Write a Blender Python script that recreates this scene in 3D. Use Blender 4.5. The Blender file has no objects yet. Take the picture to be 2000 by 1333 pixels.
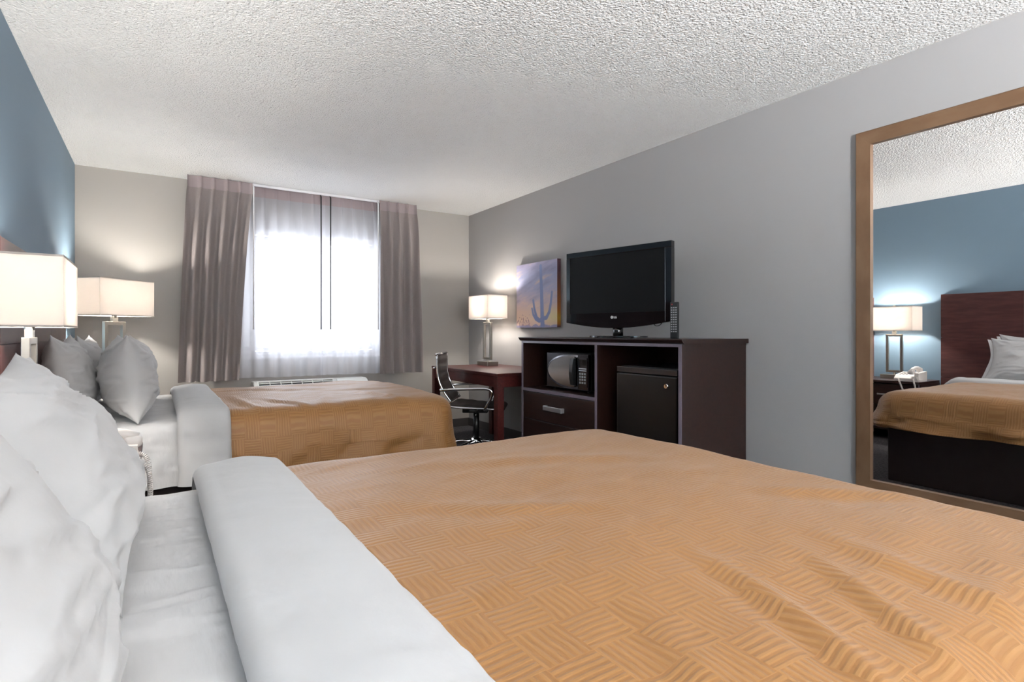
import bpy, bmesh, math, random
from mathutils import Vector, Matrix, noise

PI = math.pi
scene = bpy.context.scene
COL = scene.collection
random.seed(7)

# ------------------------------------------------------------------ camera
F_PX, HORIZON, YAW = 1075.0, 650.0, math.radians(32.96)
cam_d = bpy.data.cameras.new('camera')
cam_d.sensor_width = 36.0
cam_d.lens = F_PX * 36.0 / 2000.0
cam_d.shift_y = -(666.5 - HORIZON) / 2000.0
cam_d.clip_start = 0.02
cam = bpy.data.objects.new('camera', cam_d)
cam.location = (0.545, 0.0, 1.08)
cam.rotation_euler = (PI / 2, 0, -YAW)
COL.objects.link(cam)
scene.camera = cam

# ------------------------------------------------------------------ exposure, sky, lights
vs = scene.view_settings
vs.view_transform = 'Standard'
vs.look = 'None'
vs.gamma = 1.0
vs.use_curve_mapping = False
vs.exposure = 2.2
scene.cycles.transparent_max_bounces = 24
scene.cycles.max_bounces = 10
scene.cycles.diffuse_bounces = 6
scene.cycles.sample_clamp_indirect = 6.0

SKY_STRENGTH = 1.9
LAMP_W = 8.0
FILL_W = 450.0  # power of the added ceiling uplight behind the camera

W, D, H, YB = 3.615, 5.66, 2.44, -3.4      # room: width, far wall, ceiling, back wall
WX0, WX1, WZ0, WZ1 = 1.30, 2.53, 0.855, 2.06    # window opening

world = bpy.data.worlds.new('sky')
scene.world = world
world.use_nodes = True
wb = world.node_tree.nodes['Background']
wb.inputs['Color'].default_value = (0.86, 0.92, 1.0, 1)
wb.inputs['Strength'].default_value = SKY_STRENGTH

pd = bpy.data.lights.new('window_portal', 'AREA')
pd.shape = 'RECTANGLE'
pd.size, pd.size_y = WX1 - WX0, WZ1 - WZ0
pd.cycles.is_portal = True
po = bpy.data.objects.new('window_portal', pd)
po.location = ((WX0 + WX1) / 2, D + 0.16, (WZ0 + WZ1) / 2)
po.rotation_euler = (-PI / 2, 0, 0)
COL.objects.link(po)


# ------------------------------------------------------------------ materials
def lin(c):
    out = []
    for v in c:
        v = v / 255.0
        out.append(v / 12.92 if v <= 0.04045 else ((v + 0.055) / 1.055) ** 2.4)
    return (*out, 1.0)


def new_mat(name):
    m = bpy.data.materials.new(name)
    m.use_nodes = True
    nt = m.node_tree
    return m, nt, nt.nodes['Principled BSDF'], nt.nodes['Material Output']


def mat(name, col, rough=0.5, metal=0.0, var=None, bump=None, grain=None, spec=0.5, sheen=0.0, coat=0.0, stretch=(1, 1, 1)):
    m, nt, p, out = new_mat(name)
    p.inputs['Base Color'].default_value = lin(col)
    p.inputs['Roughness'].default_value = rough
    p.inputs['Metallic'].default_value = metal
    p.inputs['Specular IOR Level'].default_value = spec
    p.inputs['Coat Weight'].default_value = coat
    p.inputs['Sheen Weight'].default_value = sheen
    tc = nt.nodes.new('ShaderNodeTexCoord')
    mp = nt.nodes.new('ShaderNodeMapping')
    mp.inputs['Scale'].default_value = stretch
    nt.links.new(tc.outputs['Object'], mp.inputs['Vector'])
    if var:                                    # (second colour, noise scale, detail)
        n = nt.nodes.new('ShaderNodeTexNoise')
        n.inputs['Scale'].default_value = var[1]
        n.inputs['Detail'].default_value = var[2]
        nt.links.new(mp.outputs[0], n.inputs['Vector'])
        r = nt.nodes.new('ShaderNodeValToRGB')
        r.color_ramp.elements[0].position = 0.35
        r.color_ramp.elements[1].position = 0.65
        r.color_ramp.elements[0].color = lin(col)
        r.color_ramp.elements[1].color = lin(var[0])
        nt.links.new(n.outputs['Fac'], r.inputs['Fac'])
        nt.links.new(r.outputs['Color'], p.inputs['Base Color'])
    if bump:                                   # (scale, strength, distance, detail)
        n = nt.nodes.new('ShaderNodeTexNoise')
        n.inputs['Scale'].default_value = bump[0]
        n.inputs['Detail'].default_value = bump[3] if len(bump) > 3 else 3
        nt.links.new(mp.outputs[0], n.inputs['Vector'])
        b = nt.nodes.new('ShaderNodeBump')
        b.inputs['Strength'].default_value = bump[1]
        b.inputs['Distance'].default_value = bump[2]
        nt.links.new(n.outputs['Fac'], b.inputs['Height'])
        nt.links.new(b.outputs['Normal'], p.inputs['Normal'])
    return m


def math_node(nt, op, a, b=None, c=None):
    n = nt.nodes.new('ShaderNodeMath')
    n.operation = op
    for i, v in enumerate((a, b, c)):
        if v is None:
            continue
        if isinstance(v, (int, float)):
            n.inputs[i].default_value = v
        else:
            nt.links.new(v, n.inputs[i])
    return n.outputs[0]


M = {}
M['wall_grey'] = mat('grey wall paint', (154, 152, 151), 0.62, bump=(240, 0.12, 0.002))
M['wall_greige'] = mat('warm grey wall paint', (160, 156, 151), 0.65, bump=(240, 0.12, 0.002))
M['wall_blue'] = mat('slate blue wall paint', (110, 133, 151), 0.6, bump=(240, 0.12, 0.002))
M['carpet'] = mat('dark carpet', (62, 60, 64), 0.95, var=((92, 88, 90), 60, 4), bump=(400, 0.6, 0.006), spec=0.1)
M['base'] = mat('cove base', (70, 66, 66), 0.5)
M['white_paint'] = mat('white window paint', (236, 236, 238), 0.4)
M['dark_wood'] = mat('espresso wood', (52, 30, 27), 0.34, var=((40, 22, 20), 9, 6), stretch=(9, 1, 9), bump=(60, 0.04, 0.001))
M['dresser_wood'] = mat('dark espresso laminate', (42, 22, 17), 0.36, var=((33, 16, 12), 7, 6), stretch=(8, 1, 8))
M['edge_band'] = mat('pale edge band with painted sheen', (112, 103, 114), 0.25)  # cabinet edges: reflected window light put into the paler colour
M['desk_wood'] = mat('dark cherry wood', (86, 39, 35), 0.28, var=((66, 29, 27), 8, 6), stretch=(8, 1, 8))
M['headboard'] = mat('mahogany headboard laminate', (84, 52, 50), 0.32, var=((68, 40, 39), 6, 6), stretch=(8, 1, 8))
M['bed_base'] = mat('dark bed box', (38, 24, 22), 0.6)
M['linen'] = mat('white cotton linen', (180, 180, 181), 0.85, bump=(28, 0.18, 0.006, 4), sheen=0.15, spec=0.15, stretch=(1, 1, 1))
M['linen_sheet'] = mat('white cotton sheet', (186, 186, 187), 0.85, bump=(9, 0.35, 0.012, 4), sheen=0.15, spec=0.15, stretch=(3.0, 0.7, 1))
M['drape'] = mat('grey lined drape cloth', (146, 137, 136), 0.9, bump=(500, 0.25, 0.001), var=((136, 127, 126), 300, 2), sheen=0.2, spec=0.1)
M['drape_tape'] = mat('mauve header tape', (158, 146, 147), 0.9, spec=0.1)
M['chrome'] = mat('chrome', (225, 226, 228), 0.08, 1.0)
M['nickel'] = mat('brushed nickel', (176, 172, 164), 0.32, 1.0)
M['satin_silver'] = mat('satin silver handle', (190, 190, 192), 0.38, 0.9)
M['bronze'] = mat('brushed bronze frame', (148, 117, 90), 0.36, 0.65, var=((134, 103, 78), 5, 6), stretch=(40, 1, 1))
M['leather'] = mat('dark brown leather', (58, 50, 47), 0.42, bump=(160, 0.15, 0.001))
M['black_plastic'] = mat('black plastic', (20, 20, 21), 0.4)
M['piano_black'] = mat('glossy black', (12, 11, 13), 0.08, coat=0.6)
M['screen'] = mat('dark matte screen', (11, 11, 12), 0.35, spec=0.25)
M['fridge'] = mat('black fridge enamel', (22, 20, 20), 0.3, bump=(300, 0.05, 0.001))
M['dark_chrome'] = mat('dark chrome trim', (92, 92, 96), 0.18, 1.0)
M['micro_glass'] = mat('grey mirror glass', (165, 163, 162), 0.14, 0.85)
M['silver_rim'] = mat('silver rim', (150, 150, 156), 0.2, 0.9)
M['ac_white'] = mat('off white plastic', (222, 222, 218), 0.5)
M['ac_dark'] = mat('dark grille cavity', (40, 42, 44), 0.7)
M['phone'] = mat('cream phone plastic', (214, 208, 204), 0.42)
M['phone_grey'] = mat('grey phone key', (150, 146, 140), 0.5)
M['button'] = mat('pale rubber key', (150, 150, 152), 0.6)
M['red_key'] = mat('red rubber key', (150, 40, 44), 0.6)
M['logo'] = mat('pale grey print', (205, 205, 208), 0.5)
M['dark_print'] = mat('dark badge', (35, 35, 38), 0.4)


def ceiling_mat():
    m, nt, p, out = new_mat('popcorn ceiling')
    p.inputs['Base Color'].default_value = lin((252, 252, 251))
    p.inputs['Roughness'].default_value = 0.95
    p.inputs['Specular IOR Level'].default_value = 0.1
    tc = nt.nodes.new('ShaderNodeTexCoord')
    n = nt.nodes.new('ShaderNodeTexNoise')
    n.inputs['Scale'].default_value = 80
    n.inputs['Detail'].default_value = 3
    n.inputs['Roughness'].default_value = 0.6
    n.inputs['Distortion'].default_value = 0.6
    v = nt.nodes.new('ShaderNodeTexVoronoi')
    v.inputs['Scale'].default_value = 95
    nt.links.new(tc.outputs['Object'], n.inputs['Vector'])
    nt.links.new(tc.outputs['Object'], v.inputs['Vector'])
    h = math_node(nt, 'SUBTRACT', n.outputs['Fac'], math_node(nt, 'MULTIPLY', v.outputs['Distance'], 0.45))
    b = nt.nodes.new('ShaderNodeBump')
    b.inputs['Strength'].default_value = 1.0
    b.inputs['Distance'].default_value = 0.02
    nt.links.new(h, b.inputs['Height'])
    nt.links.new(b.outputs['Normal'], p.inputs['Normal'])
    return m


def coverlet_mat(cell=0.08, stripes=6):
    m, nt, p, out = new_mat('gold basketweave coverlet')
    p.inputs['Roughness'].default_value = 0.5
    p.inputs['Specular IOR Level'].default_value = 0.45
    p.inputs['Sheen Weight'].default_value = 0.18
    p.inputs['Sheen Roughness'].default_value = 0.4
    uv = nt.nodes.new('ShaderNodeUVMap')
    uv.uv_map = 'cloth'
    sp = nt.nodes.new('ShaderNodeSeparateXYZ')
    nt.links.new(uv.outputs['UV'], sp.inputs[0])
    wn = nt.nodes.new('ShaderNodeTexNoise')
    wn.inputs['Scale'].default_value = 9
    wn.inputs['Detail'].default_value = 2
    nt.links.new(uv.outputs['UV'], wn.inputs['Vector'])
    ws = nt.nodes.new('ShaderNodeSeparateColor')
    nt.links.new(wn.outputs['Color'], ws.inputs[0])
    u = math_node(nt, 'DIVIDE', math_node(nt, 'MULTIPLY_ADD', ws.outputs[0], 0.014, sp.outputs['X']), cell)
    v = math_node(nt, 'DIVIDE', math_node(nt, 'MULTIPLY_ADD', ws.outputs[1], 0.014, sp.outputs['Y']), cell)
    par = math_node(nt, 'MODULO', math_node(nt, 'ADD', math_node(nt, 'ADD', math_node(nt, 'FLOOR', u), math_node(nt, 'FLOOR', v)), 200), 2)
    su = math_node(nt, 'SINE', math_node(nt, 'MULTIPLY', u, 2 * PI * stripes))
    sv = math_node(nt, 'SINE', math_node(nt, 'MULTIPLY', v, 2 * PI * stripes))
    st = math_node(nt, 'ADD', math_node(nt, 'MULTIPLY', su, par), math_node(nt, 'MULTIPLY', sv, math_node(nt, 'SUBTRACT', 1, par)))
    # flattened ridges
    ridge = math_node(nt, 'MULTIPLY_ADD', math_node(nt, 'MINIMUM', math_node(nt, 'MAXIMUM', math_node(nt, 'MULTIPLY', st, 1.6), -1), 1), 0.5, 0.5)
    tc = nt.nodes.new('ShaderNodeTexCoord')
    fn = nt.nodes.new('ShaderNodeTexNoise')
    fn.inputs['Scale'].default_value = 900
    nt.links.new(tc.outputs['Object'], fn.inputs['Vector'])
    mix = nt.nodes.new('ShaderNodeMix')
    mix.data_type = 'RGBA'
    mix.inputs[6].default_value = lin((141, 97, 51))
    mix.inputs[7].default_value = lin((152, 109, 62))
    nt.links.new(ridge, mix.inputs[0])
    nt.links.new(mix.outputs[2], p.inputs['Base Color'])
    hgt = math_node(nt, 'ADD', ridge, math_node(nt, 'MULTIPLY', fn.outputs['Fac'], 0.25))
    b = nt.nodes.new('ShaderNodeBump')
    b.inputs['Strength'].default_value = 0.42
    b.inputs['Distance'].default_value = 0.0022
    nt.links.new(hgt, b.inputs['Height'])
    nt.links.new(b.outputs['Normal'], p.inputs['Normal'])
    return m


def translucent_mat(name, col, transp, transl, diff):
    m, nt, p, out = new_mat(name)
    nt.nodes.remove(p)
    d = nt.nodes.new('ShaderNodeBsdfDiffuse')
    t = nt.nodes.new('ShaderNodeBsdfTranslucent')
    d.inputs['Color'].default_value = lin(col)
    t.inputs['Color'].default_value = lin(col)
    mx = nt.nodes.new('ShaderNodeMixShader')
    mx.inputs[0].default_value = transl / (transl + diff)
    nt.links.new(d.outputs[0], mx.inputs[1])
    nt.links.new(t.outputs[0], mx.inputs[2])
    if transp > 0:
        tr = nt.nodes.new('ShaderNodeBsdfTransparent')
        m2 = nt.nodes.new('ShaderNodeMixShader')
        m2.inputs[0].default_value = transp
        nt.links.new(mx.outputs[0], m2.inputs[1])
        nt.links.new(tr.outputs[0], m2.inputs[2])
        nt.links.new(m2.outputs[0], out.inputs[0])
    else:
        nt.links.new(mx.outputs[0], out.inputs[0])
    return m


def glass_mat():
    m, nt, p, out = new_mat('window glass')
    nt.nodes.remove(p)
    t = nt.nodes.new('ShaderNodeBsdfTransparent')
    g = nt.nodes.new('ShaderNodeBsdfGlossy')
    g.inputs['Roughness'].default_value = 0.02
    mx = nt.nodes.new('ShaderNodeMixShader')
    mx.inputs[0].default_value = 0.07
    nt.links.new(t.outputs[0], mx.inputs[1])
    nt.links.new(g.outputs[0], mx.inputs[2])
    nt.links.new(mx.outputs[0], out.inputs[0])
    return m


def mirror_mat():
    m, nt, p, out = new_mat('mirror silver')
    p.inputs['Base Color'].default_value = (0.9, 0.9, 0.9, 1)
    p.inputs['Metallic'].default_value = 1.0
    p.inputs['Roughness'].default_value = 0.0
    return m


def print_mat():
    m, nt, p, out = new_mat('canvas print')
    a = nt.nodes.new('ShaderNodeVertexColor')
    a.layer_name = 'print'
    nt.links.new(a.outputs['Color'], p.inputs['Base Color'])
    p.inputs['Roughness'].default_value = 0.55
    return m


M['ceiling'] = ceiling_mat()
M['coverlet'] = coverlet_mat()
M['sheer'] = translucent_mat('white sheer voile', (240, 240, 245), 0.42, 0.6, 0.4)
M['sheer_tape'] = translucent_mat('sheer header tape', (188, 174, 176), 0.0, 0.3, 0.7)
M['shade'] = translucent_mat('white lamp shade fabric', (222, 216, 211), 0.0, 0.30, 0.70)
M['shade_trim'] = mat('grey shade trim', (176, 170, 164), 0.8)
M['glass'] = glass_mat()
M['mirror'] = mirror_mat()
M['print'] = print_mat()


# ------------------------------------------------------------------ builders
def link_mesh(name, me, m, parent=None, smooth=False, loc=None):
    o = bpy.data.objects.new(name, me)
    COL.objects.link(o)
    if m is not None and not me.materials:
        me.materials.append(M[m] if isinstance(m, str) else m)
    if smooth:
        for p in me.polygons:
            p.use_smooth = True
    if parent is not None:
        o.parent = parent
    if loc is not None:
        o.location = loc
    return o


def pyd(name, verts, faces, m, parent=None, smooth=False, loc=None, uvs=None):
    me = bpy.data.meshes.new(name)
    if loc is not None:
        verts = [(v[0] - loc[0], v[1] - loc[1], v[2] - loc[2]) for v in verts]
    me.from_pydata([tuple(v) for v in verts], [], faces)
    if uvs is not None:
        lay = me.uv_layers.new(name='cloth')
        for lp in me.loops:
            lay.data[lp.index].uv = uvs[lp.vertex_index]
    me.update()
    return link_mesh(name, me, m, parent, smooth, loc)


def bm_obj(name, bm, m, parent=None, smooth=False, loc=None):
    bmesh.ops.recalc_face_normals(bm, faces=bm.faces[:])
    me = bpy.data.meshes.new(name)
    bm.to_mesh(me)
    bm.free()
    return link_mesh(name, me, m, parent, smooth, loc)


def add_box(bm, x0, x1, y0, y1, z0, z1, bev=0.0, seg=2, mtx=None):
    r = bmesh.ops.create_cube(bm, size=1.0)
    vs_ = r['verts']
    for v in vs_:
        v.co = Vector(((x0 + x1) / 2 + v.co.x * (x1 - x0), (y0 + y1) / 2 + v.co.y * (y1 - y0), (z0 + z1) / 2 + v.co.z * (z1 - z0)))
    if bev > 0:
        es = list({e for v in vs_ for e in v.link_edges})
        rb = bmesh.ops.bevel(bm, geom=es, offset=bev, segments=seg, affect='EDGES', profile=0.5)
        vs_ = list({v for f in rb['faces'] for v in f.verts} | {v for v in vs_ if v.is_valid})
    if mtx is not None:
        for v in vs_:
            v.co = mtx @ v.co
    return vs_


def box(name, x0, x1, y0, y1, z0, z1, m, parent=None, bev=0.002, loc=None, mtx=None, smooth=False):
    bm = bmesh.new()
    add_box(bm, min(x0, x1), max(x0, x1), min(y0, y1), max(y0, y1), min(z0, z1), max(z0, z1), bev, 2, mtx)
    return bm_obj(name, bm, m, parent, smooth, loc)


def add_tube(bm, pts, r, seg=10, closed=False, cap=True):
    pts = [Vector(p) for p in pts]
    n = len(pts)
    rings = []
    prev = None
    for i, p in enumerate(pts):
        if closed:
            t = (pts[(i + 1) % n] - pts[i - 1]).normalized()
        else:
            t = (pts[min(i + 1, n - 1)] - pts[max(i - 1, 0)]).normalized()
        if prev is None:
            a = Vector((0, 0, 1)) if abs(t.z) < 0.9 else Vector((1, 0, 0))
            nx = t.cross(a).normalized()
        else:
            nx = (prev - t * prev.dot(t)).normalized()
        prev = nx
        ny = t.cross(nx)
        rr = r(i / (n - 1)) if callable(r) else r
        rings.append([bm.verts.new(p + (nx * math.cos(2 * PI * k / seg) + ny * math.sin(2 * PI * k / seg)) * rr) for k in range(seg)])
    for i in range(n if closed else n - 1):
        a, b = rings[i], rings[(i + 1) % n]
        for k in range(seg):
            bm.faces.new((a[k], a[(k + 1) % seg], b[(k + 1) % seg], b[k]))
    if cap and not closed:
        bm.faces.new(rings[0][::-1])
        bm.faces.new(rings[-1])


def tube(name, pts, r, m, parent=None, seg=10, closed=False, loc=None):
    bm = bmesh.new()
    add_tube(bm, pts, r, seg, closed)
    return bm_obj(name, bm, m, parent, True, loc)


def add_prism(bm, poly, d0, d1, axis='x'):
    """poly is a list of 2D points in the plane across axis, extruded from d0 to d1."""
    def mk(a, b, d):
        return {'x': (d, a, b), 'y': (a, d, b), 'z': (a, b, d)}[axis]
    A = [bm.verts.new(mk(a, b, d0)) for a, b in poly]
    B = [bm.verts.new(mk(a, b, d1)) for a, b in poly]
    n = len(poly)
    bm.faces.new(A)
    bm.faces.new(B[::-1])
    for i in range(n):
        bm.faces.new((A[i], B[i], B[(i + 1) % n], A[(i + 1) % n]))


def prism(name, poly, d0, d1, axis, m, parent=None, bev=0.0, smooth=False, loc=None):
    bm = bmesh.new()
    add_prism(bm, poly, d0, d1, axis)
    bmesh.ops.recalc_face_normals(bm, faces=bm.faces[:])
    if bev:
        bmesh.ops.bevel(bm, geom=bm.edges[:], offset=bev, segments=2, affect='EDGES')
    return bm_obj(name, bm, m, parent, smooth, loc)


def cyl(name, c, r, h, axis, m, parent=None, seg=24, r2=None, bev=0.0, smooth=True):
    bm = bmesh.new()
    bmesh.ops.create_cone(bm, cap_ends=True, segments=seg, radius1=r, radius2=r if r2 is None else r2, depth=h)
    if bev:
        es = [e for e in bm.edges if any(len(f.verts) > 4 for f in e.link_faces)]
        bmesh.ops.bevel(bm, geom=es, offset=bev, segments=2, affect='EDGES')
    rot = {'z': Matrix.Identity(4), 'x': Matrix.Rotation(PI / 2, 4, 'Y'), 'y': Matrix.Rotation(PI / 2, 4, 'X')}[axis]
    bmesh.ops.transform(bm, matrix=Matrix.Translation(c) @ rot, verts=bm.verts[:])
    o = bm_obj(name, bm, m, parent)
    if smooth:
        for p in o.data.polygons:
            p.use_smooth = len(p.vertices) <= 4
    return o


def ring_shell(name, hx, hy, z0, z1, th, m, parent=None):
    """open rectangular band (a lamp shade wall or trim)"""
    bm = bmesh.new()
    def loop(x, y, z):
        return [bm.verts.new(p) for p in ((-x, -y, z), (x, -y, z), (x, y, z), (-x, y, z))]
    a, b, c, d = loop(hx, hy, z0), loop(hx, hy, z1), loop(hx - th, hy - th, z1), loop(hx - th, hy - th, z0)
    for p, q in ((a, b), (b, c), (c, d), (d, a)):
        for k in range(4):
            bm.faces.new((p[k], p[(k + 1) % 4], q[(k + 1) % 4], q[k]))
    return bm_obj(name, bm, m, parent)


def thing(name, label, cat, loc=(0, 0, 0), rotz=0.0, group=None):
    o = bpy.data.objects.new(name, None)
    o.empty_display_size = 0.1
    COL.objects.link(o)
    o.location = loc
    o.rotation_euler = (0, 0, rotz)
    return tag(o, label, cat, group)


def tag(o, label, cat, group=None):
    o['label'] = label
    o['category'] = cat
    if group:
        o['group'] = group
    return o


def struct(o, label=None):
    o['kind'] = 'structure'
    if label:
        o['label'] = label
    return o


def fbm(x, y, z=0.0, oct_=3):
    return noise.fractal(Vector((x, y, z)), 0.9, 2.1, oct_)


# ------------------------------------------------------------------ the room
struct(box('floor', -0.1, W + 0.1, YB - 0.1, D + 0.1, -0.1, 0, 'carpet', bev=0), 'dark mottled carpet floor')
struct(box('ceiling', -0.1, W + 0.1, YB - 0.1, D + 0.1, H, H + 0.1, 'ceiling', bev=0), 'white popcorn textured ceiling')
struct(box('wall_left', -0.1, 0, YB - 0.1, D + 0.1, 0, H, 'wall_blue', bev=0), 'slate blue wall behind the beds')
struct(box('wall_right', W, W + 0.1, YB - 0.1, D + 0.1, 0, H, 'wall_grey', bev=0), 'light grey wall behind the television')
struct(box('wall_back', 0, W, YB - 0.1, YB, 0, H, 'wall_grey', bev=0), 'grey wall at the entry end')
bm = bmesh.new()
for a in ((0, WX0, 0, H), (WX1, W, 0, H), (WX0, WX1, 0, WZ0), (WX0, WX1, WZ1, H)):
    add_box(bm, a[0], a[1], D, D + 0.14, a[2], a[3])
struct(bm_obj('wall_far', bm, 'wall_greige'), 'warm grey wall around the window')
struct(box('baseboard_right', W - 0.012, W, YB, D, 0, 0.09, 'base', bev=0.002), 'dark cove base on the grey wall')
struct(box('baseboard_far', 0, W - 0.012, D - 0.012, D, 0, 0.09, 'base', bev=0.002), 'dark cove base under the window')
struct(box('baseboard_left', 0, 0.012, YB, D - 0.012, 0, 0.09, 'base', bev=0.002), 'dark cove base on the blue wall')

# window: frame, two sashes with panes, stool
win = bpy.data.objects.new('window_1', None)
COL.objects.link(win)
win.location = ((WX0 + WX1) / 2, D, WZ0)
struct(win, 'white sliding window with two panes')
hw, hh = (WX1 - WX0) / 2, WZ1 - WZ0
bm = bmesh.new()
for a in ((-hw, hw, 0, 0.045), (-hw, hw, hh - 0.05, hh), (-hw, -hw + 0.045, 0.045, hh - 0.05), (hw - 0.045, hw, 0.045, hh - 0.05), (-0.03, 0.03, 0.045, hh - 0.05)):
    add_box(bm, a[0], a[1], 0.05, 0.11, a[2], a[3], 0.004)
bm_obj('window_frame', bm, 'white_paint', win)
for s in (-1, 1):
    c = s * hw / 2
    bm = bmesh.new()
    ex = hw / 2 - 0.042
    for a in ((c - ex, c + ex, 0.05, 0.085), (c - ex, c + ex, hh - 0.09, hh - 0.055), (c - ex, c - ex + 0.03, 0.085, hh - 0.09), (c + ex - 0.03, c + ex, 0.085, hh - 0.09)):
        add_box(bm, a[0], a[1], 0.065, 0.095, a[2], a[3], 0.003)
    sash = bm_obj('sash', bm, 'white_paint', win)
    box('pane', c - ex + 0.028, c + ex - 0.028, 0.078, 0.083, 0.083, hh - 0.088, 'glass', sash, bev=0)
box('window_sill', -hw - 0.03, hw + 0.03, -0.03, 0.05, -0.025, 0.0, 'white_paint', win, bev=0.004)


# ------------------------------------------------------------------ beds
def sweep_cloth(xs, hs, y0, y1, ztop, zhem, rad, amp, seed, n_top=70, n_drop=26, fold=0.012, flare=0.03):
    """cloth laid over a bed across its width: xs/hs give the section along X (position, lift from the bed)."""
    path = []
    drop = ztop - rad - zhem
    for i in range(n_drop):
        q = 1 - i / n_drop
        path.append((y0 - flare * q ** 1.5, zhem + drop * (1 - q), (-1, 0), q))
    for i in range(8):
        a = PI / 2 * i / 8
        path.append((y0 + rad - rad * math.cos(a), ztop - rad + rad * math.sin(a), (-math.cos(a), math.sin(a)), 0))
    for i in range(n_top + 1):
        path.append((y0 + rad + (y1 - y0 - 2 * rad) * i / n_top, ztop, (0, 1), 0))
    for i in range(7, -1, -1):
        a = PI / 2 * i / 8
        path.append((y1 - rad + rad * math.cos(a), ztop - rad + rad * math.sin(a), (math.cos(a), math.sin(a)), 0))
    for i in range(n_drop - 1, -1, -1):
        q = 1 - i / n_drop
        path.append((y1 + flare * q ** 1.5, zhem + drop * (1 - q), (1, 0), q))
    verts, faces = [], []
    for (y, z, n, q) in path:
        for x, h in zip(xs, hs):
            w = amp * fbm(x * 5 + seed, y * 9, z * 9) + amp * 0.6 * (1 - min(1, abs(fbm(x * 2.2, y * 11 + seed + x * 2, z * 11, 2)) * 3.5))
            w += q * fold * math.sin(x * 38 + 3 * fbm(x * 2, seed, z * 2))
            w += amp * 0.8 * abs(n[0]) * fbm(x * 14, z * 6 + seed, 2, 2)
            verts.append((x + q * 0.01 * fbm(z * 7, seed, x), y + n[0] * (h + w), z + n[1] * (h + w)))
    m_ = len(xs)
    for i in range(len(path) - 1):
        for j in range(m_ - 1):
            a = i * m_ + j
            faces.append((a, a + 1, a + m_ + 1, a + m_))
    return verts, faces


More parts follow.
